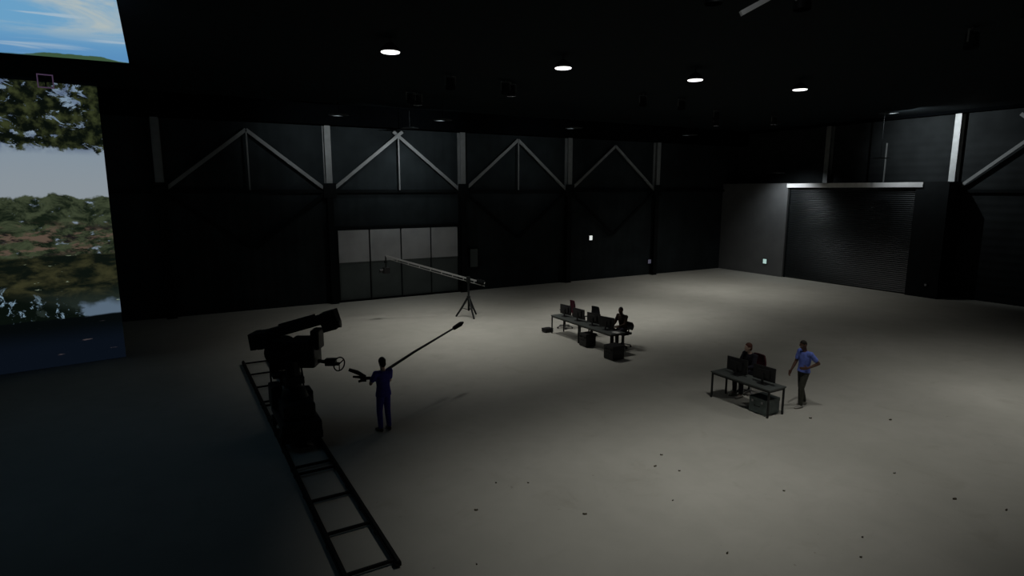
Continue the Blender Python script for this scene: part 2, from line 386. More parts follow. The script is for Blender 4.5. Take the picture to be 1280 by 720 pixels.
# small wall fixtures
def wallbox(name, label, cat, x0, x1, z0, z1, m, d=.07):
    t = thing(name, label, cat, ((x0+x1)/2, YB-.001, z0)); hw = (x1-x0)/2
    b = NB(); box(b, (-hw-.03, -d, -.03), (hw+.03, 0, z1-z0+.03)); link('housing', b, M['dsteel'], t, bevel=.008)
    b = NB(); box(b, (-hw, -d-.012, 0), (hw, -d-.0005, z1-z0)); link('front_panel', b, m, t)
wallbox('emergency_light', 'small glowing white lamp high on the back wall', 'wall light', 22.38, 22.60, 2.5, 2.78, M['exitglow'])
wallbox('indicator_panel', 'tiny dim violet panel low on the back wall', 'wall panel', 27.25, 27.5, .75, 1.0, M['dimglow'])
wallbox('electrical_cabinet', 'narrow grey cabinet on back wall right of the folding door', 'cabinet', 14.15, 14.6, 1.35, 2.35, M['panel2'], .18)
def annexbox(name, label, cat, y0, z0, s, m):
    t = thing(name, label, cat, (AX-.001, y0, z0))
    b = NB(); box(b, (-.06, -s/2-.03, -.03), (0, s/2+.03, s*1.15+.03)); link('housing', b, M['dsteel'], t, bevel=.008)
    b = NB(); box(b, (-.072, -s/2, 0), (-.0605, s/2, s*1.15)); link('front_panel', b, m, t)
annexbox('indicator_panel', 'small glowing pale cyan panel on the grey annex wall', 'wall panel', 26.1, .75, .26, M['cyanglow'])
annexbox('wall_socket', 'tiny socket on the black block right of the shutter', 'socket', 16.25, .62, .10, M['panel'])

# ---------------------------------------------------------------- screens
LV = 23.45; LR = -1.78; LA = .15
t = thing('screen_wall', 'huge upright display wall showing a river bank under trees', 'display wall', (LR, LV, 0), LA)
b = NB(); box(b, (-4.6, 0, .02), (0, .04, 8.80)); link('display_panel', b, M['river'], t)
b = NB()
for x in (-4.5, -2.35, -.2): box(b, (x-.08, .06, 0), (x+.08, .3, 8.75))
for z in (.3, 3, 6, 8.6): box(b, (-4.55, .08, z-.06), (-.05, .25, z+.06))
link('support_frame', b, M['black'], t)
b = NB()
for x in (-4.5, -2.35, -.2): beam(b, (x, .3, 4.5), (x, 1.9, .05), .1); box(b, (x-.1, .3, 0), (x+.1, 2.0, .06))
link('rear_strut', b, M['black'], t)
b = NB(); box(b, (-4.6, -.02, 8.805), (.02, .3, 8.9)); link('top_rail', b, M['black'], t)
# tilted overhead screen, its picture drawn from the near lower edge upward (local y)
p0 = PX(161, 79, 14.0); p1 = PX(145, 0, 12.5); L = (p1-p0).length; tilt = math.atan2(p1.z-p0.z, -(p1.y-p0.y))
t = thing('overhead_screen', 'tilted overhead display showing blue sky with thin clouds', 'display panel', p0)
t.rotation_euler = (-(tilt), 0, math.atan2(p1.x-p0.x, -(p1.y-p0.y)))
# local: -y runs toward the camera side; panel faces down
b = NB(); box(b, (-3.9, -L*1.03, 0), (0, 0, .05)); pn = link('display_panel', b, M['sky'], t)
for v in pn.data.vertices: pass
b = NB(); box(b, (-3.9, -L*1.03, .055), (0, -L*1.03+.12, .2)); box(b, (-3.9, -.12, .055), (0, 0, .2)); box(b, (-.12, -L*1.03+.13, .055), (0, -.13, .2)); link('support_frame', b, M['black'], t)
inv = t.rotation_euler.to_matrix().inverted()
for x in (-.4, -2, -3.6):
    a = Vector((x, -.3, .2)); up = inv @ Vector((0, 0, 1)); wz = (p0 + t.rotation_euler.to_matrix() @ a).z
    b = NB(); beam(b, a, a+up*(CH-wz-.01), .04); link('hanging_rod', b, M['black'], t)
# small square lilac outline on the top edge of the screen wall
q = PX(76, 102, 1); q = Vector((-2.9, 0, 0)); q = Vector((LR, LV, 8.82)) + Matrix.Rotation(LA, 3, 'Z') @ Vector((-1.28, -.05, 0))
t = thing('square_marker', 'small square lilac outline fixed to top edge of the river screen', 'marker', q, LA)
b = NB(); s = .2
for a, c in (((-s, -s), (s, -s+.03)), ((-s, s-.03), (s, s)), ((-s, -s+.03), (-s+.03, s-.03)), ((s-.03, -s+.03), (s, s-.03))): box(b, (a[0], -.02, a[1]), (c[0], .02, c[1]))
link('marker_frame', b, M['lilac'], t)
b = NB(); box(b, (-.02, .021, -.19), (.02, .05, .19)); link('bracket', b, M['black'], t)

# ---------------------------------------------------------------- ceiling lamps
def arealamp(name, loc, e, size, col, spread=PI):
    l = bpy.data.lights.new(name, 'AREA'); l.shape = 'DISK'; l.size = size; l.energy = e; l.color = col; l.spread = spread
    o = bpy.data.objects.new(name, l); C.objects.link(o); o.location = loc; return o
def spot(name, loc, target, e, ang, blend, col=(1, .98, .93), r=.12):
    l = bpy.data.lights.new(name, 'SPOT'); l.energy = e; l.spot_size = math.radians(ang); l.spot_blend = blend; l.color = col; l.shadow_soft_size = r
    o = bpy.data.objects.new(name, l); C.objects.link(o); o.location = loc
    o.rotation_euler = (Vector(target)-Vector(loc)).to_track_quat('-Z', 'Y').to_euler(); return o
LH = 9.2
hb = None
places = ['leftmost of the four lit ceiling lamps, above the folding door', 'second lit ceiling lamp from the left', 'third lit ceiling lamp from the left', 'rightmost and smallest lit ceiling lamp, above the annex']
for (x, y), pl in zip(((488, 65), (704, 85), (869, 100), (1000, 112)), places):
    p = atH(x, y, LH); lab = 'round white ceiling lamp, ' + pl
    if hb is None:
        hb = thing('ceiling_lamp', lab, 'ceiling lamp', p, 0, 'lit high bay lamps in a row')
        b = NB(); rings(b, [((0, 0, .0), (.265, 0, 0), (0, .265, 0)), ((0, 0, .09), (.24, 0, 0), (0, .24, 0)), ((0, 0, .2), (.12, 0, 0), (0, .12, 0)), ((0, 0, .24), (.05, 0, 0), (0, .05, 0))], 32); link('lamp_shade', b, M['black'], hb, smooth=True)
        b = NB(); rings(b, [((0, 0, -.001), (.25, 0, 0), (0, .25, 0)), ((0, 0, -.018), (.24, 0, 0), (0, .24, 0)), ((0, 0, -.03), (.15, 0, 0), (0, .15, 0)), ((0, 0, -.035), (.05, 0, 0), (0, .05, 0))], 32); link('diffuser', b, M['lampglow'], hb, smooth=True)
        b = NB(); cone(b, (0, 0, .24), (0, 0, CH-LH-.002), .015); link('stem', b, M['black'], hb)
    else:
        dup(hb, p, 0, lab)
# snooted black spotlights, nearly all added unseen to carry the floor pools
sp0 = None
def spotlight(loc, target, e, ang, label, blend=1.0, col=(1, .98, .93), yaw=0):
    global sp0
    if sp0 is None:
        sp0 = thing('pool_spotlight', label, 'spotlight', loc, yaw, 'black spotlights under the ceiling')
        b = NB(); rings(b, [((0, 0, 0), (.16, 0, 0), (0, .16, 0)), ((0, 0, .22), (.15, 0, 0), (0, .15, 0)), ((0, 0, .25), (.08, 0, 0), (0, .08, 0))], 24)
        rings(b, [((0, 0, .0), (.16, 0, 0), (0, .16, 0)), ((0, 0, -.14), (.17, 0, 0), (0, .17, 0))], 24, cap=False); link('lamp_housing', b, M['black'], sp0, smooth=True)
        b = NB(); box(b, (-.2, -.02, 0), (-.18, .02, .29)); box(b, (.18, -.02, 0), (.2, .02, .29)); box(b, (-.2, -.02, .29), (.2, .02, .31)); cone(b, (0, 0, .31), (0, 0, CH-LH-.002), .02)
        link('yoke', b, M['steel'], sp0)
    else: dup(sp0, loc, yaw, label)
    l = Vector(loc); spot('spotlight_beam', (l.x, l.y, l.z-.02), target, e, ang, blend, col)
K = 1.0; KS = 1.185
FX = [(6.6, 5.9, 70, 198, 'over the dim floor beside the near end of the track'), (6.6, 8.0, 70, 541, 'left end of the front row, over floor right of the track'),
      (11.0, 8.0, 70, 659, 'over the open floor in front of the front desk'), (15.4, 6.0, 70, 170, 'nearest the camera, right of the front desk row'),
      (17.6, 8.0, 70, 71, 'over the floor right of the man in the blue shirt'), (19.8, 6.0, 120, 914, 'over the bare floor at the right of view'),
      (8.8, 20.0, 95, 490, 'over the floor between crane and tripod jib'), (8.8, 24.0, 70, 274, 'above and left of the tripod jib'), (9.2, 24.3, 120, 292, 'right beside the one above the tripod jib'),
      (11.0, 20.0, 95, 354, 'left of the farthest desk'), (11.4, 20.3, 120, 428, 'just behind the one left of the farthest desk'),
      (17.6, 20.0, 70, 854, 'over the floor right of the rear desks'), (19.8, 20.0, 95, 389, 'second one right of the rear desks'),
      (24.2, 22.0, 70, 241, 'midway between rear desks and grey annex'), (26.4, 24.0, 120, 683, 'in front of the grey annex, left one'), (28.6, 22.0, 120, 491, 'in front of the roller shutter')]
for u_, v_, an, e, lb in FX:
    spotlight((u_, v_, LH), (u_, v_, 0), e*K*KS, an, 'added black ceiling spotlight '+lb)
spotlight((9.2, 8.58, LH), (9.2, 8.5, 0), 4, 60, 'black ceiling spotlight with grey yoke at top edge of view')
# added wall washers: lamps that brighten the walls, flat black shades cutting upward light
wz0 = None
def washer(x, y, z, label, e, target, ang=120, col=(.9, .97, 1), blend=1):
    global wz0
    if wz0 is None:
        wz0 = thing('added_washer', label, 'wall light', (x, y, z), 0, 'added flat black wall washers under the ceiling')
        b = NB(); rings(b, [((0, 0, 0), (.42, 0, 0), (0, .42, 0)), ((0, 0, .015), (.43, 0, 0), (0, .43, 0)), ((0, 0, .06), (.1, 0, 0), (0, .1, 0))], 28); link('lamp_shade', b, M['black'], wz0)
    else:
        o = wz0.copy(); C.objects.link(o); o.location = (x, y, z); o['label'] = label
        c = [k for k in wz0.children if k.name.startswith('lamp_shade')][0].copy(); C.objects.link(c); c.parent = o
    o = [k for k in bpy.data.objects if k.get('label') == label][0]
    b = NB(); cone(b, (0, 0, .05), (0, 0, CH-z-.002), .012, n=8); link('stem', b, M['black'], o)
    spot('washer_beam', (x, y, z-.11), target, e, ang, blend, col, 0)
washer(6.2, YB-4.6, 8.60, 'added flat black wall washer in front of the leftmost lit bay', 210, (6.2, YB, 8.2), 92)
washer(10.6, YB-5, 8.60, 'added flat black wall washer in front of the pale folding door', 330, (10.6, YB, 8.0), 96)
washer(17.6, YB-5, 8.60, 'added flat black wall washer in front of the second bay right of the door', 110, (17.6, YB, 8.2), 96)
washer(25.5, YB-5, 8.60, 'added flat black wall washer before the back wall bay near the annex', 34, (25.5, YB, 8.2), 96)
washer(XR-4, 17.6, 9.36, 'added flat black wall washer beside the brightly lit column', 620, (XR, 16.6, 8.2), 120)
washer(32.3, 24.35, 6.6, 'added flat black wall washer in front of the grey annex', 235, (AX, 24.5, 4.4), 120)
washer(32.4, 18.3, 7.2, 'added flat black wall washer in front of the shutter end', 34, (AX, 18.0, 5.0), 100)
washer(XR-4.5, 11.0, 9.36, 'added flat black wall washer in front of the right wall brace', 8, (XR, 12.0, 8.0), 120)
washer(10.2, YB-1.9, 8.50, 'added flat black wall washer close above the pale folding door', 115, (10.2, YB, 4.6), 120)
# grey steel bar near the ceiling at the top edge of view
b = NB(); pa = PX(926, 17, 12.0); pb = PX(968, -6, 12.0); beam(b, pa, pb, .09, .09); beam(b, pb, (pb.x, pb.y, CH-.002), .04)
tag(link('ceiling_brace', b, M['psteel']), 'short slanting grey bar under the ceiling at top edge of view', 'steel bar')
l = bpy.data.lights.new('bar_fill', 'POINT'); l.energy = 6; l.shadow_soft_size = 0  # added fill light without a fixture, brightens the slanting bar
o = bpy.data.objects.new('bar_fill', l); C.objects.link(o); o.location = PX(925, -20, 10.9)

# ---------------------------------------------------------------- camera track
def track(v0, v1, label):
    t = thing('track_section', label, 'camera track', (2.13-(v0-8)*.012, v0, 0), .012, 'camera track sections')
    Ls = v1-v0
    for s in (-1, 1):
        b = NB(); box(b, (s*.39-.042, 0, .03), (s*.39+.042, Ls, .10)); box(b, (s*.39-.025, 0, .10), (s*.39+.025, Ls, .13))
        for k in range(5): box(b, (s*.39-.045, .1+k*(Ls-.3)/4, 0), (s*.39+.045, .2+k*(Ls-.3)/4, .03))
        link('rail', b, M['rail'], t, bevel=.006)
    for k in range(4):
        y = .12+k*(Ls-.31)/3
        b = NB(); box(b, (-.346, y, .04), (.346, y+.045, .085)); link('sleeper', b, M['rail'], t)
track(7.92, 11.83, 'nearest black camera track section, reaching the bottom of view')
track(11.84, 16.2, 'middle black camera track section under the camera crane')
track(16.21, 20.6, 'farthest black camera track section, by the river screen')

# ---------------------------------------------------------------- camera crane on the track
cx, cy = 2.07, 13.75; ZK = .955
t = thing('camera_crane', 'bulky black camera crane dolly with raised arm, standing on the track', 'camera crane', (cx, cy, 0))
b = NB()
box(b, (-.33, -.85, .18), (.33, .85, .40)); box(b, (-.42, -.85, .40), (.42, .85, .62)); box(b, (-.34, -.62, .62), (.34, .7, .95)); box(b, (-.46, .25, .62), (-.2, .8, 1.15)); box(b, (.2, .1, .62), (.44, .6, 1.0))
link('chassis', b, M['black'], t, bevel=.05)
for sx in (-1, 1):
    for sy in (-.62, .62):
        b = NB(); cone(b, (sx*.39-.05, sy, .26), (sx*.39+.05, sy, .26), .13, n=24); cone(b, (sx*.39-.07, sy, .26), (sx*.39+.07, sy, .26), .04); wv = link('wheel', b, M['plastic'], t, smooth=True)
b = NB(); rings(b, [((0, 0, .95), (.30, 0, 0), (0, .30, 0)), ((0, 0, 1.15), (.24, 0, 0), (0, .24, 0)), ((0, 0, 1.2), (.17, 0, 0), (0, .17, 0)), ((0, 0, 1.8), (.15, 0, 0), (0, .15, 0))], 24); box(b, (-.2, -.22, 1.3), (.2, .22, 1.45)); link('pillar', b, M['black'], t, smooth=True)
def loc3(x, y, Z): return PX(x, y, Z)-Vector((cx, cy, 0))
# turret block
R = Vector((FV, -FU, 0)); Fd = Vector((FU, FV, 0))
def obox(b, c, a0, a1, d0, d1, z0, z1, rot=0):   # box in camera-right aligned axes around c, tilted by rot
    m = Matrix.Translation(c) @ Matrix.Rotation(math.atan2(-FU, FV), 4, 'Z') @ Matrix.Rotation(-rot, 4, 'Y')
    box(b, (a0, d0, z0), (a1, d1, z1), m)
c0 = loc3(374, 430, 14.0*ZK)
b = NB(); obox(b, c0, -.32, .42, -.28, .28, -.5, .02); obox(b, c0, .32, .52, -.2, .2, -.1, .36); obox(b, c0, -.18, .30, -.34, .34, -.1, .13); link('turret', b, M['black'], t, bevel=.04)
b = NB(); dc = loc3(352, 438, 13.9*ZK); 
cone(b, dc-Fd*.28, dc+Fd*.28, .29, n=28); cone(b, dc-Fd*.32, dc+Fd*.32, .1, n=20); link('balance_drum', b, M['black'], t, smooth=True)
a0 = loc3(338, 417, 14.1*ZK); a1 = loc3(420, 395, 13.9*ZK); ang = math.atan2(a1.z-a0.z, (Vector((a1.x-a0.x, a1.y-a0.y)).length))
am = (a0+a1)/2; La = (a1-a0).length
b = NB(); obox(b, am, -La/2, La/2, -.13, .13, -.10, .12, ang); obox(b, am, La/2-.35, La/2, -.15, .15, -.2, .15, ang); obox(b, am, -La/2+.3, La/2-.5, -.05, .05, .12, .17, ang); link('crane_arm', b, M['black'], t, bevel=.02)
b = NB(); rc = loc3(333, 421, 14.1*ZK)
for k in range(4): obox(b, rc, -.32+k*.16, -.18+k*.16, -.24, .24, -.24, .14, ang*.4)
link('counterweight', b, M['plastic'], t, bevel=.015)
b = NB(); w0 = loc3(398, 451, 13.9*ZK); w1 = loc3(424, 455, 13.8*ZK)
beam(b, w0, w1, .07); obox(b, (w0*.4+w1*.6), -.12, .12, -.08, .08, -.06, .1); link('steering_bar', b, M['black'], t, bevel=.01)
b = NB(); torus(b, w1, .155, .016, (R*.55+Fd*.83), Vector((0, 0, 1)))
for k in range(3):
    a = k*2*PI/3+.5; dd = (R*.55+Fd*.83)*math.cos(a)+Vector((0, 0, 1))*math.sin(a); beam(b, w1, w1+dd*.15, .02)
link('hand_wheel', b, M['black'], t, smooth=True)
b = NB(); 
tube(b, [(-.36, .8, .62), (-.36, 1.0, 1.2), (-.36, 1.05, 1.75), (-.1, 1.05, 1.8), (.3, 1.05, 1.75), (.36, 1.0, 1.2), (.36, .8, .62)], .022); tube(b, [(-.36, 1.02, 1.35), (.36, 1.02, 1.35)], .02); link('push_bar', b, M['black'], t, smooth=True)
b = NB(); cone(b, (-.2, .45, 1.13), (-.2, .45, 1.35), .03); box(b, (-.4, .25, 1.35), (0, .65, 1.42)); box(b, (-.4, .62, 1.42), (0, .68, 1.8)); link('seat', b, M['fabric'], t, bevel=.02)
b = NB(); ca = loc3(408, 403, 13.9*ZK)
obox(b, ca, -.1, .22, -.12, .12, -.2, .06, ang); cone(b, ca+R*.2+Vector((0, 0, -.05)), ca+R*.32+Vector((0, 0, -.03)), .07, .09); link('mounted_camera', b, M['plastic'], t, bevel=.008)

# ---------------------------------------------------------------- jib on tripod by the back
jc = atH(586, 396, 0)
t = thing('tripod_jib', 'slim camera jib with long silver arm on a spread black tripod', 'camera jib', jc)
for k in range(3):
    a = .5+k*2*PI/3; d = Vector((math.cos(a), math.sin(a), 0))
    b = NB(); tube(b, [d*.05+Vector((0, 0, .85)), d*.3+Vector((0, 0, .42)), d*.56+Vector((0, 0, .03))], [.05, .045, .04]); ell(b, d*.56+Vector((0, 0, .03)), .04, .04, .03, seg=10); beam(b, d*.3+Vector((0, 0, .40)), Vector((0, 0, .32)), .025); link('leg', b, M['black'], t, smooth=True)
b = NB(); cone(b, (0, 0, .28), (0, 0, 1.6), .045); cone(b, (0, 0, .8), (0, 0, .95), .08); box(b, (-.07, -.07, 1.55), (.07, .07, 1.82)); link('centre_post', b, M['black'], t)
e0 = PX(606, 354, 26.3)-jc; e1 = PX(482, 320, 25.6)-jc
d = (e1-e0).normalized(); pv = e0+d*((Vector((0, 0, 0))-e0).dot(d))
b = NB(); beam(b, e0, e1, .05, .07); beam(b, e0+Vector((0, 0, -.14)), e0+d*(e1-e0).length*.97+Vector((0, 0, -.10)), .025, .025)
for k in range(1, 9): p = e0+(e1-e0)*k/9; beam(b, p, p+Vector((0, 0, -.13)), .03)
link('jib_arm', b, M['silver'], t)
b = NB()
for k in range(3): p = e0+d*(.05+k*.12); cone(b, p, p+d*.1, .13-.01*k, n=20)
link('counterweight', b, M['dsteel'], t, smooth=True)
b = NB(); box(b, e1+Vector((-.12, -.12, -.75)), e1+Vector((.14, .12, -.5))); cone(b, e1+Vector((-.12, 0, -.62)), e1+Vector((-.28, 0, -.64)), .06, .08); link('mounted_camera', b, M['plastic'], t, bevel=.01)
b = NB(); beam(b, e1, e1+Vector((0, 0, -.5)), .05); cone(b, e1+Vector((0, 0, -.3)), e1+Vector((0, 0, -.2)), .07); link('camera_head', b, M['black'], t)

# ---------------------------------------------------------------- desks
def make_desk(loc, label):
    t = thing('work_desk', label, 'desk', loc, 0, 'long desks in a line'); Wd, Ld = .64, 1.86
    b = NB(); box(b, (0, 0, .70), (Wd, Ld, .735)); link('desktop', b, M['desk'], t, bevel=.006)
    for x, y in ((.02, .02), (Wd-.06, .02), (.02, Ld-.06), (Wd-.06, Ld-.06)):
        b = NB(); box(b, (x, y, 0), (x+.04, y+.04, .655)); link('leg', b, M['deskleg'], t)
    b = NB()
    for x in (.02, Wd-.06): box(b, (x, .02, .656), (x+.04, Ld-.02, .699))
    for y in (.02, Ld-.06): box(b, (.06, y, .656), (Wd-.06, y+.04, .699))
    link('under_frame', b, M['deskleg'], t)
    return t
D = [(12.39, 9.12), (12.62, 15.56), (12.62, 17.43)]
dk = make_desk((*D[0], 0), 'grey-green desk nearest the camera, beside the man in the blue shirt')
dup(dk, (*D[1], 0), 0, 'rear grey-green desk at which the person in brown sits')
dup(dk, (*D[2], 0), 0, 'farthest grey-green desk, left of the person in brown')
DT = .735
# monitors: screens turned to +x (the operators), backs towards the camera
def make_monitor(loc, rz, label):
    t = thing('monitor', label, 'monitor', loc, rz, 'black monitors on the desks')
    b = NB(); box(b, (-.025, -.31, .09), (.012, .31, .46)); box(b, (-.06, -.18, .16), (-.024, .18, .38)); link('back_shell', b, M['plastic'], t, bevel=.01)
    b = NB(); box(b, (.0125, -.295, .105), (.016, .295, .445)); link('display', b, M['screenoff'], t)
    b = NB(); box(b, (-.09, -.03, .0), (-.065, .03, .30)); box(b, (-.13, -.12, .0), (.09, .12, .012)); link('stand', b, M['plastic'], t, bevel=.004)
    return t
mons = [((12.74, 10.40), 'black monitor at left end of the front desk, its back to the camera'), ((12.74, 9.56), 'black monitor at right end of the front desk, nearest the man in blue'),
        ((12.97, 16.22), 'black monitor beside the person in brown'), ((12.97, 16.98), 'black monitor at far end of the desk with the person in brown'),
        ((12.97, 17.90), 'black monitor on the farthest desk, right one of two'), ((12.97, 18.76), 'black monitor on the farthest desk, leftmost in the row')]
mo = None
for i, ((x, y), lb) in enumerate(mons):
    rz = [.08, .06, .28, .2, .1, .12][i]
    if mo is None: mo = make_monitor((x, y, DT), rz, lb)
    else: dup(mo, (x, y, DT), rz, lb)
def make_keyboard(loc, label):
    t = thing('keyboard', label, 'keyboard', loc, 0, 'keyboards on the desks')
    b = NB(); box(b, (-.07, -.21, 0), (.07, .21, .018)); link('key_tray', b, M['plastic'], t, bevel=.004)
    b = NB()
    for i in range(4):
        for j in range(13): box(b, (-.058+i*.03, -.195+j*.03, .0185), (-.034+i*.03, -.171+j*.03, .026))
    link('keys', b, M['dsteel'], t)
    return t
kb = make_keyboard((12.94, 10.45, DT+.001), 'black keyboard before the seated person at the front desk')
dup(kb, (13.18, 16.16, DT+.001), 0, 'black keyboard before the person in brown')
b = NB(); 
for k in range(3): box(b, (-.1+.004*k, -.14, .0015*k), (.1+.004*k, .14, .0015*k+.001))
tag(link('paper_stack', b, M['white'], loc=(12.98, 15.72, DT+.001)), 'small stack of white paper at end of the desk by the person in brown', 'paper')

# cases on the floor
def make_case(name, loc, rz, label, size, m, cat='case', group=None):
    sx, sy, sz = size; t = thing(name, label, cat, loc, rz, group)
    b = NB(); box(b, (-sx/2, -sy/2, .02), (sx/2, sy/2, sz*.78)); 
    for x in (-1, 1):
        for y in (-1, 1): box(b, (x*(sx/2-.06)-.03, y*(sy/2-.06)-.03, 0), (x*(sx/2-.06)+.03, y*(sy/2-.06)+.03, .02))
    link('case_body', b, m, t, bevel=.012)
    b = NB(); box(b, (-sx/2-.006, -sy/2-.006, sz*.78+.001), (sx/2+.006, sy/2+.006, sz)); link('lid', b, m, t, bevel=.012)
    for k in (-1, 1):
        b = NB(); box(b, (-sx/2-.025, k*sy*.28-.025, sz*.70), (-sx/2-.001, k*sy*.28+.025, sz*.84)); link('latch', b, M['chrome'] if m == M['case'] else M['black'], t)
    b = NB(); tube(b, [(-sx/2, -.08, sz*.5), (-sx/2-.04, -.07, sz*.5), (-sx/2-.04, .07, sz*.5), (-sx/2, .08, sz*.5)], .01); link('handle', b, M['plastic'], t)
    return t
make_case('equipment_case', (12.73, 9.50, 0), 0, 'grey-green equipment case under right end of the front desk', (.52, .50, .42), M['case'])
make_case('equipment_case', (12.50, 15.22, 0), .06, 'black equipment case on floor at the near end of the rear desks', (.5, .46, .48), M['plastic'])
make_case('equipment_case', (12.72, 17.0, 0), .0, 'black equipment case under the junction of the two rear desks', (.44, .42, .48), M['plastic'])
make_case('equipment_case', (12.62, 19.52, 0), 0, 'low black case on floor left of the farthest desk', (.36, .30, .16), M['plastic'])

# chairs
def make_chair(loc, rz, label, fab, basem, top=.50):
    t = thing('office_chair', label, 'office chair', loc, rz, 'office chairs at the desks')
    b = NB()
    for k in range(5):
        a = .3+k*2*PI/5; d = Vector((math.cos(a), math.sin(a), 0)); beam(b, d*.03+Vector((0, 0, .12)), d*.31+Vector((0, 0, .075)), .045, .03)
    cone(b, (0, 0, .07), (0, 0, .16), .045); link('star_base', b, basem, t)
    for k in range(5):
        a = .3+k*2*PI/5; d = Vector((math.cos(a), math.sin(a), 0)); s = Vector((-d.y, d.x, 0)); b = NB()
        for q in (-1, 1): cone(b, d*.31+s*q*.012+Vector((0, 0, .03)), d*.31+s*q*.032+Vector((0, 0, .03)), .03, n=12)
        cone(b, d*.31+Vector((0, 0, .03)), d*.31+Vector((0, 0, .062)), .01, n=8); link('caster', b, M['plastic'], t)
    b = NB(); cone(b, (0, 0, .16), (0, 0, .46), .028); link('gas_column', b, M['plastic'], t, smooth=True)
    b = NB(); box(b, (-.24, -.25, .47), (.24, .23, .55)); link('seat', b, fab, t, bevel=.03)
    b = NB(); n = 7; V = []
    for i in range(n):
        tt = i/(n-1); z = .62+tt*top; y = -.27-.05*math.sin(tt*PI)+(-.04*tt); hw = .23-.05*tt**2
        V.append([(-hw, y+.03, z), (-hw*.5, y-.01, z), (hw*.5, y-.01, z), (hw, y+.03, z), (hw, y-.02, z), (hw*.5, y-.06, z), (-hw*.5, y-.06, z), (-hw, y-.02, z)])
    rr = [[b.verts.new(p) for p in r] for r in V]
    for r0, r1 in zip(rr, rr[1:]):
        for i in range(8): b.faces.new((r0[i], r0[(i+1) % 8], r1[(i+1) % 8], r1[i]))
    b.faces.new(rr[0]); b.faces.new(rr[-1][::-1]); link('backrest', b, fab, t, bevel=.012, smooth=True)
    b = NB(); beam(b, (0, -.2, .455), (0, -.33, .46), .05, .02); beam(b, (0, -.33, .45), (0, -.345, .78), .05, .02); link('back_bracket', b, M['plastic'], t)
    for s in (-1, 1):
        b = NB(); beam(b, (s*.25, -.02, .48), (s*.28, -.02, .70), .03); box(b, (s*.28-.035, -.14, .70), (s*.28+.035, .12, .73)); link('armrest', b, M['plastic'], t, bevel=.006)
    return t
FACE = PI/2       # local +y turned to -x: facing the desks
make_chair((13.62, 19.75, 0), FACE-.2, 'empty office chair with maroon back beyond the farthest desk', M['maroon'], M['chrome'])
make_chair((13.68, 18.2, 0), FACE+.1, 'empty black office chair behind the farthest desk', M['fabric'], M['plastic'])

# ---------------------------------------------------------------- people
def remesh(name, bm, vox, m, parent, it=4):
    me = bpy.data.meshes.new(name); bm.to_mesh(me); bm.free()
    o = bpy.data.objects.new('tmp', me); C.objects.link(o)
    r = o.modifiers.new('r', 'REMESH'); r.mode = 'VOXEL'; r.voxel_size = vox; r.use_smooth_shade = True
    s = o.modifiers.new('s', 'SMOOTH'); s.factor = .5; s.iterations = it
    dg = bpy.context.evaluated_depsgraph_get(); dg.update()
    me2 = bpy.data.meshes.new_from_object(o.evaluated_get(dg)); me2.name = name
    bpy.data.objects.remove(o); bpy.data.meshes.remove(me)
    for p in me2.polygons: p.use_smooth = True
    me2.materials.clear(); me2.materials.append(m)
    o = bpy.data.objects.new(name, me2); C.objects.link(o); o.parent = parent
    return o
def cap(b, p0, p1, r0, r1):
    p0 = Vector(p0); p1 = Vector(p1); d, s, u = frame_of(p0, p1); R_ = []
    for k in (-.97, -.7, -.35, 0): q = math.sqrt(max(0, 1-k*k)); R_.append((p0+d*k*r0, s*r0*q, u*r0*q))
    for k in (0, .35, .7, .97): q = math.sqrt(max(0, 1-k*k)); R_.append((p1+d*k*r1, s*r1*q, u*r1*q))
    rings(b, R_, 14)
def hand(b, wrist, direction, palmn, thumb, curl=.5):   # palm, four unequal fingers and thumb
    w_ = Vector(wrist); d = Vector(direction).normalized(); n_ = Vector(palmn).normalized(); s = d.cross(n_).normalized()*thumb
    n_ = n_
    for k in range(4):
        off = s*(.030-.020*k); cap(b, w_+off*.55, w_+off+d*.085, .016, .0135)
        ln = (.036, .041, .038, .030)[k]; p = w_+off+d*.088; a = curl*.45
        for j in range(3):
            dd = d*math.cos(a)+n_*math.sin(a); q = p+dd*ln*(1-.18*j); cap(b, p, q, .0100-.0008*j, .0094-.0008*j); p = q; a += curl*.6
    p = w_+s*.030+d*.025; q = p+(d*.5+s*.75+n_*.25).normalized()*.042; cap(b, p, q, .014, .012)
    r_ = q+(d*.85+s*.15+n_*.4).normalized()*.034; cap(b, q, r_, .012, .010)
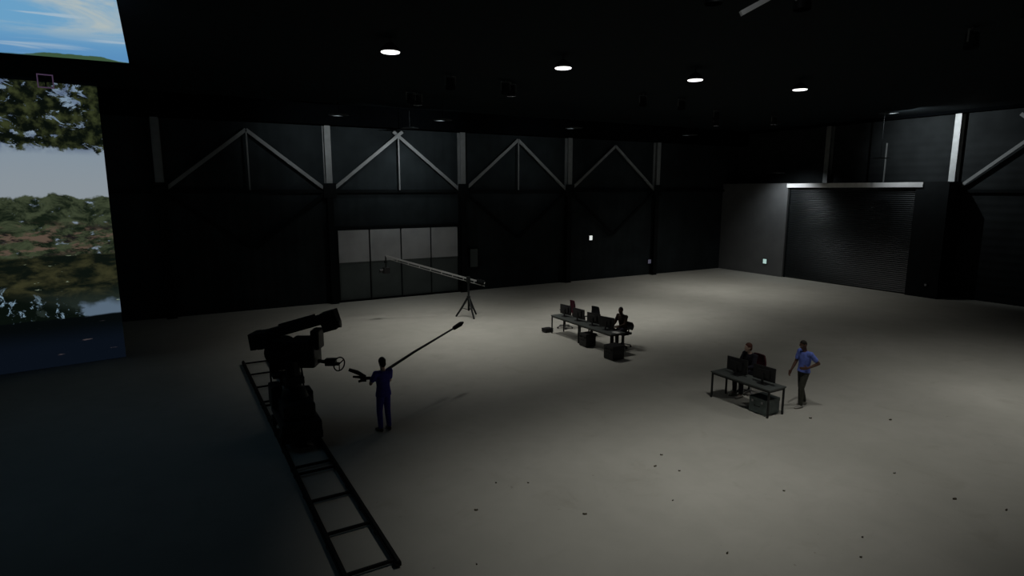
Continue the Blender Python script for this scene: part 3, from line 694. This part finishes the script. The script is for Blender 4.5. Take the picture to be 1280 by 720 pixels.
def person(label, loc, rz, J, mats, hair='short', sleeve='short', longpants=True, curl=.6, group=None, shoes='dshoe', handdir=None, scale=1):
    t = thing('person', label, 'person', loc, rz, group); t.scale = (scale,)*3
    V = {k: Vector(v) for k, v in J.items()}
    hd, nk, ch, be, pe = V['head'], V['neck'], V['chest'], V['belly'], V['pelvis']
    look = Vector(J.get('look', (0, 1, 0))).normalized(); up = Vector(J.get('headup', (0, 0, 1))).normalized()
    rt = look.cross(up).normalized(); up = rt.cross(look).normalized()
    HM = Matrix((rt, look, up)).transposed()
    sr = (V['shR']-V['shL']).normalized()
    def torso(b, g):
        sp = [(pe, .165, .115), ((pe+be)/2, .155, .108), (be, .145, .100), ((be+ch)/2, .160, .108), (ch, .178, .115), (ch.lerp(nk, .5), .160, .092), (ch.lerp(nk, .82), .085, .068)]
        pts = [x[0] for x in sp]; R_ = []
        hr = (V['hipR']-V['hipL']).normalized()
        for i, (c, a, q) in enumerate(sp):
            d = (pts[min(i+1, 6)]-pts[max(i-1, 0)]).normalized(); f = i/6; s = (hr*(1-f)+sr*f); s = (s-d*s.dot(d)).normalized(); y = d.cross(s)
            R_.append((c, s*(a+g), y*(q+g)))
        rings(b, R_, 20)
    # body
    b = NB(); torso(b, 0)
    cap(b, ch.lerp(nk, .7), hd-up*.06, .058, .052)
    ell(b, hd+up*.01, .074, .092, .108, HM.to_4x4(), 20)                              # skull
    ell(b, hd+look*.035-up*.055, .054, .058, .062, HM.to_4x4())                     # jaw
    cap(b, hd+look*.088+up*.012, hd+look*.106-up*.022, .009, .014)                   # nose
    cap(b, hd+look*.082-up*.052-rt*.02, hd+look*.082-up*.052+rt*.02, .009, .009)     # lips
    cap(b, hd+look*.080+up*.030-rt*.038, hd+look*.084+up*.030+rt*.038, .011, .011)   # brow
    cap(b, hd+look*.065-up*.095, hd+look*.073-up*.09, .02, .018)                     # chin
    for s in (-1, 1): ell(b, hd+rt*s*.076-look*.004-up*.004, .012, .022, .032, HM.to_4x4(), 10)
    for s in 'LR':
        sh, elb, wr = V['sh'+s], V['el'+s], V['wr'+s]; hp, kn, an = V['hip'+s], V['kn'+s], V['an'+s]; toe = V['toe'+s]
        cap(b, ch.lerp(nk, .45), sh, .062, .060); cap(b, sh, elb, .052, .040); cap(b, elb, elb.lerp(wr, .35), .040, .041); cap(b, elb.lerp(wr, .35), wr, .041, .026)
        d = (wr-elb).normalized(); hdn = V.get('hn'+s, Vector((0, 0, -1))); hdd = V.get('hd'+s, d)
        hand(b, wr+d*.01, hdd, hdn, 1 if s == 'R' else -1, curl)
        cap(b, pe.lerp(hp, .9), kn, .086, .056); cap(b, kn, kn.lerp(an, .35), .056, .057); cap(b, kn.lerp(an, .35), an, .057, .036)
        cap(b, an+Vector((0, 0, -.03)), toe, .036, .028)
    body = remesh('body', b, .0075, M[mats['skin']], t, 2)
    for s in (-1, 1):
        b = NB(); ell(b, hd+look*.083+rt*s*.031+up*.010, .011, .011, .011, seg=10); link('eye', b, M['eye'], t, smooth=True)
    # shirt
    b = NB(); torso(b, .016); ll = .55 if sleeve == 'short' else .95
    for s in 'LR':
        sh, elb, wr = V['sh'+s], V['el'+s], V['wr'+s]; cap(b, ch.lerp(nk, .40), sh, .076, .074)
        if sleeve == 'short': cap(b, sh, sh.lerp(elb, .62), .070, .064)
        else: cap(b, sh, elb, .068, .054); cap(b, elb, elb.lerp(wr, .9), .054, .040)
    ofs = pe-be; d = ofs.normalized(); hr = (V['hipR']-V['hipL']).normalized()
    hem = pe+d*(.10 if mats.get('long') else .03); rings(b, [(pe, hr*.188, d.cross(hr)*.138), (hem, hr*.195, d.cross(hr)*.142)], 20)
    remesh('shirt', b, .011, M[mats['top']], t, 5)
    # trousers
    b = NB(); rings(b, [(pe.lerp(be, .55), hr*.162, d.cross(hr)*.116), (pe, hr*.184, d.cross(hr)*.130), (pe+Vector((0, 0, -.05)), hr*.172, d.cross(hr)*.122)], 20)
    for s in 'LR':
        hp, kn, an = V['hip'+s], V['kn'+s], V['an'+s]; cap(b, pe.lerp(hp, .85), kn, .100, .073); cap(b, kn, an.lerp(kn, .06), .073, .058)
    remesh('trousers', b, .012, M[mats['legs']], t, 5)
    for s in 'LR':
        an, toe = V['an'+s], V['toe'+s]; b = NB(); f = (toe-an); f.z = 0; f.normalize(); z = toe.z-.028
        sd = Vector((f.y, -f.x, 0)); base = Vector((an.x, an.y, z))
        rings(b, [(base-f*.075+Vector((0, 0, .045)), sd*.02, Vector((0, 0, .03))), (base-f*.05+Vector((0, 0, .05)), sd*.040, Vector((0, 0, .05))), (base+f*.0+Vector((0, 0, .05)), sd*.046, Vector((0, 0, .055))),
                  (base+f*.08+Vector((0, 0, .04)), sd*.050, Vector((0, 0, .04))), (base+f*.15+Vector((0, 0, .03)), sd*.048, Vector((0, 0, .03))), (base+f*.20+Vector((0, 0, .022)), sd*.022, Vector((0, 0, .018)))], 14)
        remesh('shoe', b, .009, M[shoes], t, 3)
    if hair:
        b = NB()
        if hair == 'cropped': ell(b, hd+up*.022-look*.008, .0765, .093, .104, HM.to_4x4(), 20)
        else: ell(b, hd+up*.028-look*.014, .084, .100, .106, HM.to_4x4(), 20); ell(b, hd-look*.045-up*.03, .072, .062, .085, HM.to_4x4())
        if hair == 'bun': ell(b, hd-look*.10+up*.05, .04, .04, .04)
        # face opening: drop everything in front of and below the hairline
        gg = bmesh.ops.bisect_plane(b, geom=b.verts[:]+b.edges[:]+b.faces[:], plane_co=hd+look*.045+up*.045, plane_no=(look-up*.62).normalized(), clear_outer=True)
        ed = [e for e in b.edges if e.is_boundary]
        bmesh.ops.holes_fill(b, edges=ed)
        remesh('hair', b, .009, M[mats['hair']], t, 2)
    return t
# standing operator in navy scrubs (local +y = facing); faces picture left
sc_pos = atH(481, 538, 0)
J = dict(head=(0, .02, 1.655), neck=(0, -.01, 1.50), chest=(0, 0, 1.32), belly=(0, 0, 1.12), pelvis=(0, 0, .96), look=(0, 1, -.15),
  shL=(-.185, 0, 1.42), shR=(.185, 0, 1.42), elL=(-.25, .12, 1.17), elR=(.24, .10, 1.16), wrL=(-.10, .36, 1.20), wrR=(.10, .34, 1.17),
  hipL=(-.09, 0, .93), hipR=(.09, 0, .93), knL=(-.10, .03, .50), knR=(.10, .02, .50), anL=(-.10, 0, .09), anR=(.105, -.03, .09), toeL=(-.12, .15, .03), toeR=(.13, .12, .03),
  hnL=(.6, .2, -.3), hnR=(-.6, .2, -.3))
yaw_s = math.atan2(-1, -.1) # facing direction (x,y) -> rotation
def yawdir(dx, dy): return math.atan2(-dx, dy)
left = -R                      # towards picture left
fy = yawdir(*(left*.66+Fd*.75).to_2d())
ps = person('person in navy blue clothes standing right of the crane, holding a long boom pole', (sc_pos.x, sc_pos.y, 0), fy, J, dict(skin='skin', top='scrubs', legs='scrubs', hair='hair', long=True), 'short', 'short', curl=1.5, shoes='dshoe')
# boom pole through the hands
mS = Matrix.Translation((sc_pos.x, sc_pos.y, 0)) @ Matrix.Rotation(fy, 4, 'Z')
hl = mS @ Vector((-.05, .42, 1.20)); hr_ = mS @ Vector((.06, .41, 1.17))
g0 = PX(462, 472, 14.0); far = PX(566, 411, 16.6)
hcen = (hl+hr_)/2
t = thing('boom_pole', 'long black boom pole held by the person in navy clothes, pointing away to the right', 'boom pole', hcen)
def loc_(p): return Vector(p)-hcen
fp = loc_(far); near = loc_(PX(452, 473, 13.15))
b = NB(); tube(b, [near, Vector((0, 0, 0)), fp*.45+Vector((0, 0, .03)), fp], [.04, .04, .034, .026]); link('pole', b, M['black'], t, smooth=True)
b = NB(); tube(b, [fp, fp*1.06], [.03, .03]); d, s, u = frame_of(near, fp); rings(b, [(fp*1.0, s*.02, u*.02), (fp*1.02, s*.06, u*.06), (fp*1.12, s*.07, u*.07), (fp*1.16, s*.03, u*.03)], 14); link('microphone', b, M['fabric'], t, smooth=True)
b = NB(); 
for (xa, ya, xb, yb, r0, r1) in ((457, 471, 436, 462, .05, .04), (458, 474, 441, 471, .035, .025), (458, 476, 448, 477, .035, .03)):
    a = loc_(PX(xa, ya, 13.15)); c = loc_(PX(xb, yb, 13.1)); tube(b, [a, (a+c)/2+Vector((0, 0, .02)), c], [r0*.7, r0, r1])
tube(b, [near, loc_(PX(457, 471, 13.15))], .03); link('rear_grip', b, M['plastic'], t, smooth=True)

# standing man in light blue shirt: hand on hip, facing left, looking at the desk
mp = (atH(994, 511, 0)+atH(1008, 505, 0))/2
J = dict(head=(0, .07, 1.665), neck=(0, .02, 1.52), chest=(0, -.01, 1.34), belly=(0, .0, 1.14), pelvis=(0, 0, .985), look=(-.05, 1, -.5), headup=(0, .3, 1),
  shL=(-.19, -.01, 1.45), shR=(.19, .0, 1.45), elL=(-.27, -.20, 1.22), elR=(.24, .06, 1.16), wrL=(-.20, .05, 1.10), wrR=(.17, .24, .96),
  hipL=(-.09, 0, .95), hipR=(.09, 0, .95), knL=(-.10, .12, .52), knR=(.10, -.03, .52), anL=(-.10, .10, .09), anR=(.11, -.18, .10), toeL=(-.12, .25, .03), toeR=(.14, -.04, .03),
  hnL=(.9, -.2, -.1), hdL=(.35, .9, -.1), hnR=(-1, 0, 0))
person('man in light blue shirt standing with hand at waist by the front desk', (mp.x, mp.y, 0), yawdir(*(left*.97-Fd*.22).to_2d()), J, dict(skin='skin2', top='shirt', legs='trousers', hair='hair'), 'cropped', 'short', curl=.6, shoes='shoe')

# seated people
SIT = dict(head=(0, .10, 1.36), neck=(0, .04, 1.22), chest=(0, 0, 1.04), belly=(0, -.04, .84), pelvis=(0, -.06, .67), look=(0, 1, -.25), headup=(0, .2, 1),
  shL=(-.185, .02, 1.14), shR=(.185, .02, 1.14), elL=(-.24, .13, .88), elR=(.24, .13, .88), wrL=(-.13, .34, .825), wrR=(.13, .34, .825),
  hipL=(-.09, -.04, .65), hipR=(.09, -.04, .65), knL=(-.11, .40, .565), knR=(.12, .40, .565), anL=(-.12, .38, .12), anR=(.14, .36, .12), toeL=(-.12, .53, .03), toeR=(.15, .51, .03))
S = 1.0
def sit(x, y, rz, label, mats, hair, sleeve, chlabel, shoes, chfab, J=SIT, base='plastic', top=.26):
    person(label, (x, y, 0), rz, J, mats, hair, sleeve, curl=.3, shoes=shoes)
    q = Matrix.Rotation(rz, 3, 'Z') @ Vector((0, -.02, 0))
    make_chair((x+q.x, y+q.y, 0), rz, chlabel, chfab, M[base], top)
J2 = dict(SIT); J2['look'] = (.35, 1, -.15)
sit(13.46, 10.58, FACE-.1, 'person with reddish hair in dark jacket seated behind the front desk', dict(skin='skin', top='darkcloth', legs='darkcloth', hair='hairr'), 'short', 'long', 'office chair with maroon back and pale base under the person with reddish hair', 'shoe', M['maroon'], J2, 'chrome', .5)
sit(13.70, 16.26, FACE+.15, 'person in dark brown top seated at the near end of the rear desks', dict(skin='skin2', top='brown', legs='darkcloth', hair='hair'), 'cropped', 'long', 'black office chair under the person in brown', 'dshoe', M['fabric'])

# ---------------------------------------------------------------- scraps on the floor
SC = [(731, 643, 8, 'largest dark scrap, lying alone on the open floor below the middle of view'), (595, 638, 6, 'dark round scrap alone on the floor right of the track'),
      (827, 569, 5, 'upper of a pair of dark scraps left of the floor below the front desk'), (819, 583, 6, 'lower of a pair of dark scraps, thin and slanting'), (849, 589, 4, 'small dark scrap right of the slanting pair'),
      (841, 626, 4, 'small dark scrap alone below the slanting pair'), (596, 706, 3, 'tiny dark scrap at the bottom edge right of the track'), (1013, 523, 4, 'small dark scrap just below the feet of the man in blue shirt'),
      (1113, 525, 5, 'dark scrap on floor right of the man in blue shirt'), (1118, 592, 4, 'small dark scrap, upright, right part of the floor'), (980, 614, 4, 'small dark scrap on floor below the front desk case'),
      (1193, 624, 7, 'long thin dark scrap at the far right of the floor'), (1258, 638, 5, 'dark scrap closest to the right edge of view'), (1078, 672, 4, 'small dark scrap near the bottom, right half'),
      (909, 692, 5, 'dark scrap at the bottom below the front desk'), (1076, 697, 4, 'flat dark scrap at bottom edge, right half'), (620, 604, 3, 'faint tiny scrap right of the track, left one of two'), (660, 604, 3, 'faint tiny scrap right of the track, right one of two')]
for i, (x, y, px, lb) in enumerate(SC):
    p = atH(x, y, 0); Z = H*FE/(y-HY); w_ = px/FE*Z*.42; h_ = w_*random.uniform(.38, .65)
    b = NB(); n = 9; a0_ = random.uniform(0, 6)
    pts = [(w_*math.cos(2*PI*k/n)*random.uniform(.7, 1.1), h_*math.sin(2*PI*k/n)*random.uniform(.7, 1.1)) for k in range(n)]
    lo = [b.verts.new((px_, py_, .001)) for px_, py_ in pts]; hi = [b.verts.new((px_*.9, py_*.9, .012+.02*abs(px_)/w_)) for px_, py_ in pts]
    c = b.verts.new((0, 0, .010))
    for k in range(n): b.faces.new((lo[k], lo[(k+1) % n], hi[(k+1) % n], hi[k])); b.faces.new((hi[k], hi[(k+1) % n], c))
    b.faces.new(lo[::-1])
    o = link('floor_scrap', b, M['scrap'], loc=(p.x, p.y, 0)); o.rotation_euler = (0, 0, -.4+random.uniform(-.5, .5)); tag(o, lb, 'scrap', 'dark scraps on the floor')
